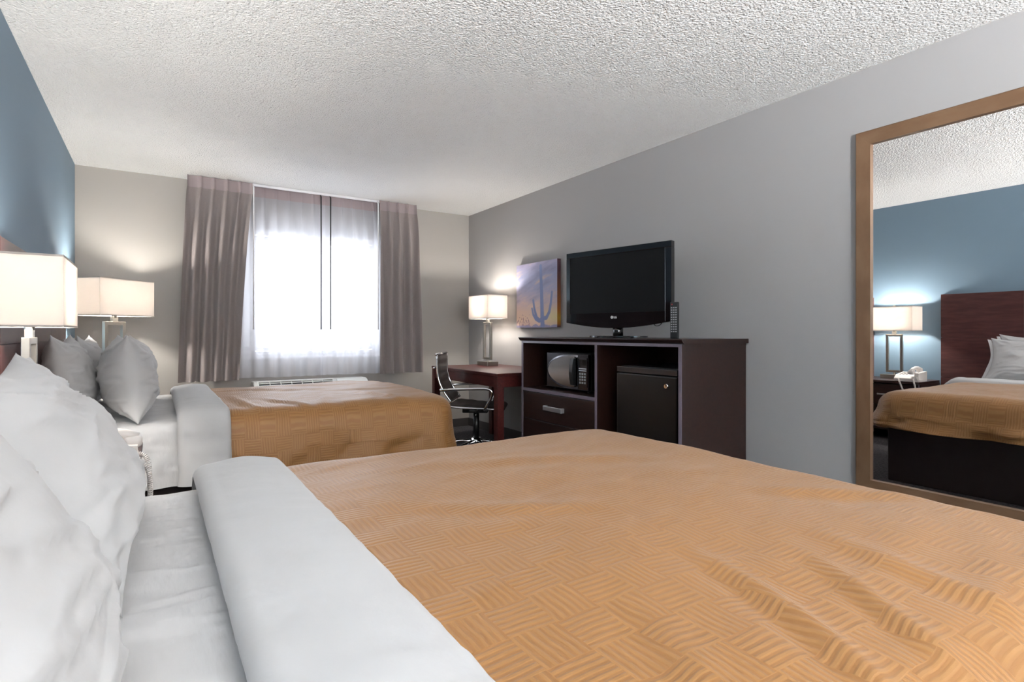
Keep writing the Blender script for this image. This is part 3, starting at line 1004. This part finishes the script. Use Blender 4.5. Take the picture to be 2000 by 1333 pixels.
def ribbed(name, prof, y0, y1, th, m, parent, ribs):
    """leather sling following a profile in XZ, with stitched cross ribs"""
    n = len(prof)
    vv, ff = [], []
    ny = 14
    for side in (0, 1):
        for i, (x, z) in enumerate(prof):
            a, b = prof[max(i - 1, 0)], prof[min(i + 1, n - 1)]
            tx, tz = b[0] - a[0], b[1] - a[1]
            l = math.hypot(tx, tz)
            nx_, nz_ = -tz / l, tx / l
            rib = 0.006 * abs(math.sin(PI * ribs * i / (n - 1)))
            for j in range(ny + 1):
                q = j / ny
                e = min(1, min(q, 1 - q) * 9)
                off = (1 if side == 0 else -1) * (th / 2 + rib) * (0.35 + 0.65 * e ** 0.5)
                vv.append((x + nx_ * off, y0 + (y1 - y0) * q, z + nz_ * off))
    w = ny + 1
    for side in (0, 1):
        base = side * n * w
        for i in range(n - 1):
            for j in range(ny):
                q = (base + i * w + j, base + i * w + j + 1, base + (i + 1) * w + j + 1, base + (i + 1) * w + j)
                ff.append(q if side else q[::-1])
    B = n * w
    for i in range(n - 1):
        ff.append((i * w, (i + 1) * w, B + (i + 1) * w, B + i * w))
        ff.append((i * w + ny, B + i * w + ny, B + (i + 1) * w + ny, (i + 1) * w + ny))
    for j in range(ny):
        ff.append((j, B + j, B + j + 1, j + 1))
        k = (n - 1) * w
        ff.append((k + j, k + j + 1, B + k + j + 1, B + k + j))
    return pyd(name, vv, ff, m, parent, True)


seat_prof = [(-0.20 + 0.42 * i / 20, 0.455 + 0.012 * math.cos(i / 20 * PI * 1.2)) for i in range(21)]
seat_prof += [(0.245, 0.440), (0.262, 0.425)]
ribbed('seat', seat_prof, -0.215, 0.215, 0.016, 'leather', ch, 5)
back_prof = []
for i in range(29):
    q = i / 28
    x = -0.215 - 0.10 * q - 0.028 * math.sin(q * PI * 1.15) + 0.035 * (1 - q) ** 4
    back_prof.append((x, 0.495 + 0.395 * q))
ribbed('backrest', back_prof, -0.205, 0.205, 0.016, 'leather', ch, 5)
tube('back_roll', [(back_prof[-1][0] - 0.006, -0.235, 0.895), (back_prof[-1][0] - 0.006, 0.235, 0.895)], 0.011, 'chrome', ch, 12)
tube('back_stretcher', [(-0.33, -0.22, 0.78), (-0.33, 0.22, 0.78)], 0.010, 'chrome', ch, 12)
for s in (-1, 1):
    y = s * 0.222
    tube('side_rail', [(p[0], y, p[1]) for p in back_prof[::-2]] + [(-0.21, y, 0.478), (-0.19, y, 0.455), (-0.1, y, 0.445), (0.1, y, 0.44), (0.21, y, 0.436), (0.25, y, 0.42)], 0.0085, 'chrome', ch, 10)
    ya = s * 0.258
    arm = catmull([Vector(p) for p in ((-0.27, s * 0.235, 0.595), (-0.20, ya, 0.602), (0.0, ya, 0.610), (0.12, ya, 0.610), (0.165, ya, 0.588), (0.160, ya, 0.54), (0.115, ya, 0.455), (0.10, s * 0.235, 0.432))], 8)
    tube('armrest', arm, 0.0115, 'chrome', ch, 12)
bm = bmesh.new()
add_box(bm, -0.11, 0.11, -0.09, 0.09, 0.385, 0.425, 0.008)
add_box(bm, -0.03, 0.03, -0.23, 0.23, 0.415, 0.432, 0.004)
bm_obj('tilt_mechanism', bm, 'black_plastic', ch)
tube('tilt_lever', [(0.02, -0.08, 0.40), (0.03, -0.2, 0.395), (0.03, -0.25, 0.39)], 0.006, 'chrome', ch, 8)
cyl('gas_column', (0, 0, 0.26), 0.026, 0.26, 'z', 'black_plastic', ch)
bs = cyl('base_hub', (0, 0, 0.125), 0.045, 0.07, 'z', 'chrome', ch, bev=0.004)
for k in range(5):
    a = 2 * PI * k / 5 + 0.35
    bm = bmesh.new()
    add_tube(bm, [(0.03 * math.cos(a), 0.03 * math.sin(a), 0.13), (0.16 * math.cos(a), 0.16 * math.sin(a), 0.112), (0.29 * math.cos(a), 0.29 * math.sin(a), 0.085)], lambda q: 0.02 - 0.007 * q, 10)
    spoke = bm_obj('spoke', bm, 'chrome', ch, True)
    cx, cy = 0.285 * math.cos(a), 0.285 * math.sin(a)
    bm = bmesh.new()
    for s in (-1, 1):
        m_ = Matrix.Translation((cx - s * 0.014 * math.sin(a), cy + s * 0.014 * math.cos(a), 0.03)) @ Matrix.Rotation(a, 4, 'Z') @ Matrix.Rotation(PI / 2, 4, 'X')
        bmesh.ops.create_cone(bm, cap_ends=True, segments=16, radius1=0.03, radius2=0.03, depth=0.018, matrix=m_)
    add_tube(bm, [(cx, cy, 0.03), (cx, cy, 0.09)], 0.007, 8)
    bm_obj('caster', bm, 'black_plastic', spoke, True)

# ------------------------------------------------------------------ dresser unit (microwave shelf, drawers, fridge bay)
RX0, RX1, RY0, RY1, RZ = 3.012, 3.605, 2.065, 3.665, 1.043
ds = thing('dresser', 'tall espresso media cabinet holding the microwave and fridge', 'cabinet', (RX0, (RY0 + RY1) / 2, 0))
yo = (RY0 + RY1) / 2
dd = RX1 - RX0
a0, a1 = RY0 - yo, RY1 - yo
prism('top', [(-0.018, RZ - 0.006), (-0.018, RZ), (dd, RZ), (dd, RZ - 0.028), (0.004, RZ - 0.028), (-0.006, RZ - 0.022)], a0 - 0.018, a1 + 0.018, 'y', 'dresser_wood', ds)
zt = RZ - 0.028
pd0, pd1 = 2.768 - yo, 2.789 - yo
box('side_panel', 0.004, dd, a0, a0 + 0.022, 0, zt, 'dresser_wood', ds, bev=0.0008)
box('side_panel', 0.004, dd, a1 - 0.022, a1, 0, zt, 'dresser_wood', ds, bev=0.0008)
box('divider', 0.004, dd - 0.012, pd0, pd1, 0, zt, 'dresser_wood', ds, bev=0.0008)
box('back_panel', dd - 0.012, dd, a0 + 0.022, a1 - 0.022, 0.02, zt, 'dresser_wood', ds, bev=0)
SHZ = 0.645
box('microwave_shelf', 0.004, dd - 0.012, pd1, a1 - 0.022, SHZ - 0.024, SHZ, 'dresser_wood', ds, bev=0.0008)
# face strips: edge banding, with the window reflection painted in as a lighter colour
for (y0, y1, z0, z1) in ((a0, a0 + 0.022, 0, zt), (a1 - 0.022, a1, 0, zt), (pd0, pd1, 0, zt - 0.018), (a0 + 0.022, a1 - 0.022, zt - 0.018, zt), (pd1, a1 - 0.022, SHZ - 0.024, SHZ)):
    box('edge_band', 0.0, 0.004, y0, y1, z0, z1, 'edge_band', ds, bev=0.0004)
box('top_rail', 0.004, 0.03, a0 + 0.022, a1 - 0.022, zt - 0.018, zt, 'dresser_wood', ds, bev=0)
for (z0, z1, hz) in ((0.409, SHZ - 0.030, 0.515), (0.085, 0.403, 0.28)):
    dr = box('drawer', 0.002, 0.42, pd1 + 0.003, a1 - 0.025, z0, z1, 'dresser_wood', ds, bev=0.0015)
    yc = (pd1 + a1) / 2
    bm = bmesh.new()
    add_box(bm, -0.030, -0.020, yc - 0.11, yc + 0.11, hz - 0.017, hz + 0.017, 0.002)
    for s in (-1, 1):
        add_box(bm, -0.021, 0.004, yc + s * 0.1 - 0.010, yc + s * 0.1 + 0.010, hz - 0.017, hz + 0.017, 0.001)
    bm_obj('handle', bm, 'satin_silver', dr)
box('toe_kick', 0.05, 0.07, pd1, a1 - 0.022, 0, 0.082, 'dresser_wood', ds, bev=0)

# microwave (local -X is its front)
mw = thing('microwave', 'small black microwave oven with an oval window in the cabinet', 'microwave', (3.10, 3.20, SHZ))
hw_ = 0.245
MZ0, MZ1 = 0.016, 0.285
box('body', 0.025, 0.36, -hw_, hw_, MZ0, MZ1, 'black_plastic', mw, bev=0.006)
box('front_panel', 0.0, 0.026, -hw_, hw_, MZ0 + 0.004, MZ1 - 0.004, 'dark_chrome', mw, bev=0.006)
for sx in (0.05, 0.32):
    for sy in (-1, 1):
        cyl('foot', (sx, sy * 0.2, 0.008), 0.014, 0.016, 'z', 'black_plastic', mw, 12)
cy_, cz_ = -0.05, (MZ0 + MZ1) / 2      # oval centre; +Y is the left side seen from the room


def oval(ry, rz, n=56, y_lim=None):
    pts = []
    for k in range(n):
        a = 2 * PI * k / n
        y = cy_ + ry * math.cos(a)
        if y_lim is not None:
            y = max(y, y_lim)
        pts.append((y, cz_ + rz * math.sin(a)))
    return pts


bm = bmesh.new()
n = 64
ro, ri = [], []
for k in range(n):
    a = 2 * PI * k / n
    for (lst, ry, rz, x) in ((ro, 0.288, 0.126, -0.002), (ri, 0.268, 0.113, -0.008)):
        y = max(cy_ + ry * math.cos(a), -0.135)
        lst.append(bm.verts.new((x, y, cz_ + rz * math.sin(a))))
for k in range(n):
    bm.faces.new((ro[k], ro[(k + 1) % n], ri[(k + 1) % n], ri[k]))
door = bm_obj('door_rim', bm, 'silver_rim', mw, True)
bm = bmesh.new()
vs_ = [bm.verts.new((-0.0065 - 0.004 * 0, max(y, -0.10), z)) for y, z in oval(0.266, 0.112)]
bm.faces.new(vs_)
r_ = bmesh.ops.extrude_face_region(bm, geom=bm.faces[:])
for v in [g for g in r_['geom'] if isinstance(g, bmesh.types.BMVert)]:
    v.co.x += 0.006
bmesh.ops.remove_doubles(bm, verts=bm.verts[:], dist=1e-5)
bm_obj('door_window', bm, 'micro_glass', mw)
bm = bmesh.new()
add_prism(bm, [(-0.030, cz_ - 0.095), (-0.040, cz_ - 0.05), (-0.044, cz_), (-0.040, cz_ + 0.05), (-0.030, cz_ + 0.095), (-0.008, cz_ + 0.100), (-0.008, cz_ - 0.100)], -0.118, -0.082, 'y')
bm_obj('door_handle', bm, 'black_plastic', mw)
kp = box('control_panel', -0.004, 0.0, -0.235, -0.142, MZ0 + 0.03, MZ1 - 0.03, 'dark_chrome', mw, bev=0.001)
box('display', -0.0055, -0.004, -0.228, -0.149, MZ1 - 0.085, MZ1 - 0.045, 'piano_black', kp, bev=0)
for z in (MZ1 - 0.108, MZ1 - 0.122):
    box('button_bar', -0.0065, -0.004, -0.228, -0.149, z - 0.0035, z + 0.0035, 'logo', kp, bev=0)
for r in range(4):
    for c in range(3):
        y = -0.162 - 0.026 * c
        z = MZ1 - 0.145 - 0.021 * r
        box('button', -0.0065, -0.004, y - 0.009, y + 0.009, z - 0.007, z + 0.007, 'button', kp, bev=0.001)

# mini fridge
fr = thing('mini_fridge', 'black compact fridge standing in the cabinet bay', 'fridge', (3.06, 2.385, 0))
box('body', 0.045, 0.50, -0.245, 0.245, 0.03, 0.86, 'fridge', fr, bev=0.006)
dr = box('door', 0.0, 0.042, -0.247, 0.247, 0.045, 0.822, 'fridge', fr, bev=0.008)
box('top_trim', 0.004, 0.045, -0.247, 0.247, 0.826, 0.862, 'dark_chrome', fr, bev=0.003)
box('worktop', 0.045, 0.50, -0.247, 0.247, 0.858, 0.866, 'black_plastic', fr, bev=0.002)
lk = cyl('lock', (-0.004, -0.172, 0.765), 0.015, 0.012, 'x', 'chrome', dr, 24, bev=0.002)
box('keyhole', -0.0115, -0.0095, -0.1735, -0.1705, 0.759, 0.771, 'black_plastic', lk, bev=0)
for sy in (-1, 1):
    for sx in (0.08, 0.45):
        cyl('foot', (sx, sy * 0.2, 0.015), 0.018, 0.03, 'z', 'black_plastic', fr, 12)

# ------------------------------------------------------------------ television (local +Y towards image left, -X is the screen side)
TW, TZ0, TZ1 = 0.875, 1.153, 1.674
tv = thing('television', 'black flat screen television on the espresso cabinet', 'television', (3.247, 2.836, RZ), math.atan2(0.171, 0.857))
h_ = TW / 2
z0, z1 = TZ0 - RZ, TZ1 - RZ
def tv_outline(inset=0.0, chin=0.042):
    pts = [(-h_ + inset, z1 - inset), (h_ - inset, z1 - inset), (h_ - inset, z0 + inset)]
    for k in range(1, 16):
        q = k / 16
        pts.append((h_ - inset - (TW - 2 * inset) * q, z0 + inset - chin * math.sin(q * PI)))
    pts.append((-h_ + inset, z0 + inset))
    return pts
sx0, sx1, sz0, sz1 = -h_ + 0.045, h_ - 0.035, z0 + 0.068, z1 - 0.042
# bezel with a rectangular opening
bm = bmesh.new()
add_box(bm, -0.012, 0.03, -h_, h_, sz1, z1, 0.003)
add_box(bm, -0.012, 0.03, sx1, h_, z0, sz1, 0.002)
add_box(bm, -0.012, 0.03, -h_, sx0, z0, sz1, 0.002)
add_box(bm, -0.012, 0.03, sx0, sx1, z0, sz0, 0.001)
bz = bm_obj('bezel', bm, 'piano_black', tv)
prism('chin', [(h_, z0)] + [(h_ - TW * k / 16, z0 - 0.042 * math.sin(k / 16 * PI)) for k in range(1, 16)] + [(-h_, z0)], -0.010, 0.03, 'x', 'piano_black', tv)
box('screen', -0.004, 0.02, sx0, sx1, sz0, sz1, 'screen', tv, bev=0)
box('screen_edge', -0.0105, -0.004, sx0, sx0 + 0.003, sz0, sz1, 'silver_rim', bz, bev=0)
box('back_casing', 0.03, 0.085, -h_ + 0.03, h_ - 0.03, z0 + 0.02, z1 - 0.015, 'black_plastic', tv, bev=0.015)
cyl('stand_neck', (0.03, 0, (z0 - 0.042) / 2 + 0.012), 0.036, z0 - 0.02, 'z', 'piano_black', tv, 28)
n = 48
prism('stand_base', [(0.02 + 0.125 * math.cos(2 * PI * k / n), 0.235 * math.sin(2 * PI * k / n)) for k in range(n)], 0.004, 0.014, 'z', 'piano_black', tv)
for s in (-1, 1):
    cyl('stand_foot', (-0.02, s * 0.15, 0.003), 0.012, 0.006, 'z', 'black_plastic', tv, 12)
# maker's mark on the bezel: round badge and letters
bg = cyl('badge', (-0.0125, 0.022, z0 + 0.034), 0.0105, 0.0014, 'x', 'logo', bz, 28, smooth=False)
tc_ = bpy.data.curves.new('lettering', 'FONT')
tc_.body = 'LG'
tc_.size = 0.021
tc_.extrude = 0.0004
tc_.offset = 0.0006
to_ = bpy.data.objects.new('lettering', tc_)
COL.objects.link(to_)
bpy.context.view_layer.update()
me_ = bpy.data.meshes.new_from_object(to_)
bpy.data.objects.remove(to_)
me_.materials.clear()
for v in me_.vertices:
    x, y, z = v.co
    v.co = (-0.0130 - z, 0.007 - x, z0 + 0.0265 + y)
link_mesh('lettering', me_, 'logo', bz)
# small mark inside the round badge
bm = bmesh.new()
add_box(bm, -0.0140, -0.0132, 0.021, 0.0225, z0 + 0.029, z0 + 0.040)
add_box(bm, -0.0140, -0.0132, 0.0165, 0.021, z0 + 0.029, z0 + 0.0305)
add_box(bm, -0.0140, -0.0132, 0.0255, 0.0275, z0 + 0.0365, z0 + 0.0385)
bm_obj('badge_mark', bm, 'dark_print', bz)
tube('loose_cable', catmull([Vector(p) for p in ((0.05, -0.36, z0 + 0.05), (0.03, -0.35, z0 - 0.005), (0.02, -0.325, z0 - 0.028), (0.02, -0.295, z0 - 0.02), (0.03, -0.28, z0 + 0.03))], 8), 0.0028, 'black_plastic', tv, 8)

# remote standing upright beside the television
rm = thing('remote_control', 'black remote control standing upright beside the television', 'remote', (3.19, 2.265, RZ), math.radians(14))
box('body', -0.011, 0.011, -0.025, 0.025, 0.0, 0.222, 'black_plastic', rm, bev=0.004)
box('key', -0.0135, -0.0105, 0.008, 0.016, 0.204, 0.212, 'red_key', rm, bev=0.001)
for r in range(11):
    for c in range(3):
        y = 0.0145 - 0.0145 * c
        z = 0.188 - 0.0145 * r
        box('key', -0.0132, -0.0105, y - 0.0045, y + 0.0045, z - 0.0036, z + 0.0036, 'button', rm, bev=0)

# ------------------------------------------------------------------ cactus canvas
AY0, AY1, AZ0, AZ1, AT = 3.925, 4.587, 1.128, 1.746, 0.04
art = thing('canvas_picture', 'stretched canvas of a cactus silhouette at sunset', 'picture', (W - AT - 0.001, (AY0 + AY1) / 2, AZ0))
aw, ah = AY1 - AY0, AZ1 - AZ0


def seg_d(px, py, ax, ay, bx_, by_):
    vx, vy = bx_ - ax, by_ - ay
    t = max(0, min(1, ((px - ax) * vx + (py - ay) * vy) / (vx * vx + vy * vy + 1e-9)))
    return math.hypot(px - ax - t * vx, py - ay - t * vy), t


LIMBS = [  # polyline (u from left, v from bottom), half width start/end
    ([(0.665, 0.0), (0.655, 0.15), (0.64, 0.5), (0.615, 0.93)], 0.048, 0.026),
    ([(0.655, 0.12), (0.585, 0.105), (0.52, 0.15), (0.465, 0.28), (0.435, 0.42)], 0.034, 0.018),
    ([(0.585, 0.10), (0.50, 0.13), (0.435, 0.20), (0.405, 0.295)], 0.028, 0.014),
    ([(0.67, 0.135), (0.755, 0.145), (0.82, 0.23), (0.855, 0.36), (0.88, 0.52)], 0.030, 0.019),
]


def mixc(a, b, t):
    t = max(0, min(1, t))
    return tuple(a[i] + (b[i] - a[i]) * t for i in range(3))


def paint(u, v):
    stops = [(0, (206, 170, 160)), (0.12, (226, 190, 158)), (0.25, (218, 184, 162)), (0.40, (190, 170, 178)), (0.6, (158, 160, 192)), (0.8, (146, 152, 188)), (1, (164, 156, 186))]
    c = stops[-1][1]
    for (a, ca), (b, cb) in zip(stops[:-1], stops[1:]):
        if a <= v <= b:
            c = mixc(ca, cb, (v - a) / (b - a))
            break
    c = mixc(c, (222, 212, 128), max(0, 1 - math.hypot((u - 0.92) / 0.30, (v - 0.16) / 0.17)) * 0.8)
    cl = fbm(u * 2.2 + 3, v * 9 - u * 2.5, 0.5, 4)
    c = mixc(c, (232, 196, 166), max(0, cl * 2.2 - 0.15) * (0.75 - 0.45 * u) * (1 if v > 0.3 else 0.3))
    c = mixc(c, (120, 122, 152), max(0, -cl * 1.2 - 0.05) * 0.7 * (v > 0.35))
    # far scrub
    g = 0.035 + 0.02 * fbm(u * 9, 1, 2, 3)
    bush = 0.10 + 0.10 * fbm(u * 14, v * 12, 7, 4)
    if u < 0.36 and v < 0.21 and fbm(u * 30, v * 26, 3, 2) > 0.12 + (v - 0.05) * 1.6:
        c = mixc(c, (150, 110, 116), 0.8)
    if v < g:
        c = mixc(c, (122, 120, 158), 0.9)
    d = 9.0
    for pl, w0, w1 in LIMBS:
        m_ = len(pl) - 1
        for k in range(m_):
            dist, t = seg_d(u, v, pl[k][0], pl[k][1], pl[k + 1][0], pl[k + 1][1])
            d = min(d, dist - (w0 + (w1 - w0) * (k + t) / m_))
    if d < 0.006:
        c = mixc((104, 118, 164), c, max(0, d / 0.006))
        if d < 0:
            c = mixc((98, 112, 160), (112, 134, 180), max(0, min(1, v * 1.2)))
    return mixc(c, (196, 190, 202), 0.18)


nu, nv = 150, 140
vv, ff, cols = [], [], []
for j in range(nv + 1):
    for i in range(nu + 1):
        u, v = i / nu, j / nv
        vv.append((0, aw / 2 - aw * u, ah * v))
        cols.append(lin(paint(u, v)))
for j in range(nv):
    for i in range(nu):
        a = j * (nu + 1) + i
        ff.append((a, a + nu + 1, a + nu + 2, a + 1))
o = pyd('printed_face', vv, ff, 'print', art)
ca = o.data.color_attributes.new('print', 'FLOAT_COLOR', 'POINT')
for i, c in enumerate(cols):
    ca.data[i].color = c
# wrapped right edge of the print and the stretcher behind
vv, ff, cols = [], [], []
for j in range(41):
    v = j / 40
    cc = mixc((196, 120, 52), (92, 62, 72), max(0, (v - 0.25) / 0.6))
    cc = mixc(cc, (206, 168, 60), max(0, 1 - abs(v - 0.14) / 0.12))
    cc = mixc((70, 50, 66), cc, min(1, v / 0.05))
    for x in (0, AT):
        vv.append((x, -aw / 2, ah * v))
        cols.append(lin(cc))
for j in range(40):
    a = j * 2
    ff.append((a, a + 1, a + 3, a + 2))
o = pyd('wrapped_edge', vv, ff, 'print', art)
ca = o.data.color_attributes.new('print', 'FLOAT_COLOR', 'POINT')
for i, c in enumerate(cols):
    ca.data[i].color = c
box('stretcher', 0.001, AT, -aw / 2 + 0.001, aw / 2, 0.0005, ah, 'dark_wood', art, bev=0)

# ------------------------------------------------------------------ mirror
MY0, MY1, MZb, MZt, FW = 0.46, 1.423, 0.262, 2.108, 0.069
mr = thing('wall_mirror', 'tall bronze framed mirror on the grey wall', 'mirror', (W - 0.001, (MY0 + MY1) / 2, MZb))
my, mh = (MY1 - MY0) / 2, MZt - MZb


def frame_piece(outer, inner):
    bm = bmesh.new()
    (a, b), (c, d) = outer, inner
    pts = [a, b, d, c]
    # back edge, raised outer edge, slightly sloping face, inner lip down to the glass
    lay = []
    for (x, pp) in ((0.0, (a, b)), (-0.026, (a, b)), (-0.030, None), (-0.026, (c, d)), (-0.008, (c, d))):
        if pp is None:
            mid = 0.08
            pp = tuple((o_[0] + (i_[0] - o_[0]) * mid, o_[1] + (i_[1] - o_[1]) * mid) for o_, i_ in ((a, c), (b, d)))
        lay.append([bm.verts.new((x, pp[0][0], pp[0][1])), bm.verts.new((x, pp[1][0], pp[1][1]))])
    for p, q in zip(lay[:-1], lay[1:]):
        bm.faces.new((p[0], p[1], q[1], q[0]))
    return bm_obj('frame_bar', bm, 'bronze', mr)


O = [(my, 0), (my, mh), (-my, mh), (-my, 0)]
I = [(my - FW, FW), (my - FW, mh - FW), (-my + FW, mh - FW), (-my + FW, FW)]
for k in range(4):
    frame_piece((O[k], O[(k + 1) % 4]), (I[k], I[(k + 1) % 4]))
box('mirror_glass', -0.010, -0.002, -my + FW - 0.003, my - FW + 0.003, FW - 0.003, mh - FW + 0.003, 'mirror', mr, bev=0)

# ------------------------------------------------------------------ added uplight, unseen behind the camera, to brighten the ceiling
FILL_XY = (0.6, -2.75)
fl = thing('added_uplight', 'added unseen nickel uplight brightening the ceiling from behind the camera', 'lamp', (FILL_XY[0], FILL_XY[1], 0))
cyl('base', (0, 0, 0.015), 0.14, 0.03, 'z', 'nickel', fl, 40, bev=0.004)
cyl('pole', (0, 0, 0.44), 0.014, 0.84, 'z', 'nickel', fl, 20)
bm = bmesh.new()
prof = [(0.02, 1.60), (0.07, 1.61), (0.13, 1.645), (0.175, 1.70), (0.19, 1.735), (0.185, 1.735), (0.17, 1.702), (0.127, 1.652), (0.07, 1.618), (0.02, 1.608)]
rings = [[bm.verts.new((r * math.cos(2 * PI * k / 40), r * math.sin(2 * PI * k / 40), z - 0.75)) for k in range(40)] for r, z in prof]
for a, b in zip(rings[:-1], rings[1:]):
    for k in range(40):
        bm.faces.new((a[k], a[(k + 1) % 40], b[(k + 1) % 40], b[k]))
bm.faces.new(rings[-1])
bm_obj('bowl', bm, 'white_paint', fl, True)
ld = bpy.data.lights.new('added_fill_bulb', 'POINT')  # fill light of the added uplight
ld.energy = FILL_W
ld.color = (1.0, 0.985, 0.965)
ld.shadow_soft_size = 0.04
lo = bpy.data.objects.new('added_fill_bulb', ld)
COL.objects.link(lo)
lo.parent = fl
lo.location = (0, 0, 0.945)
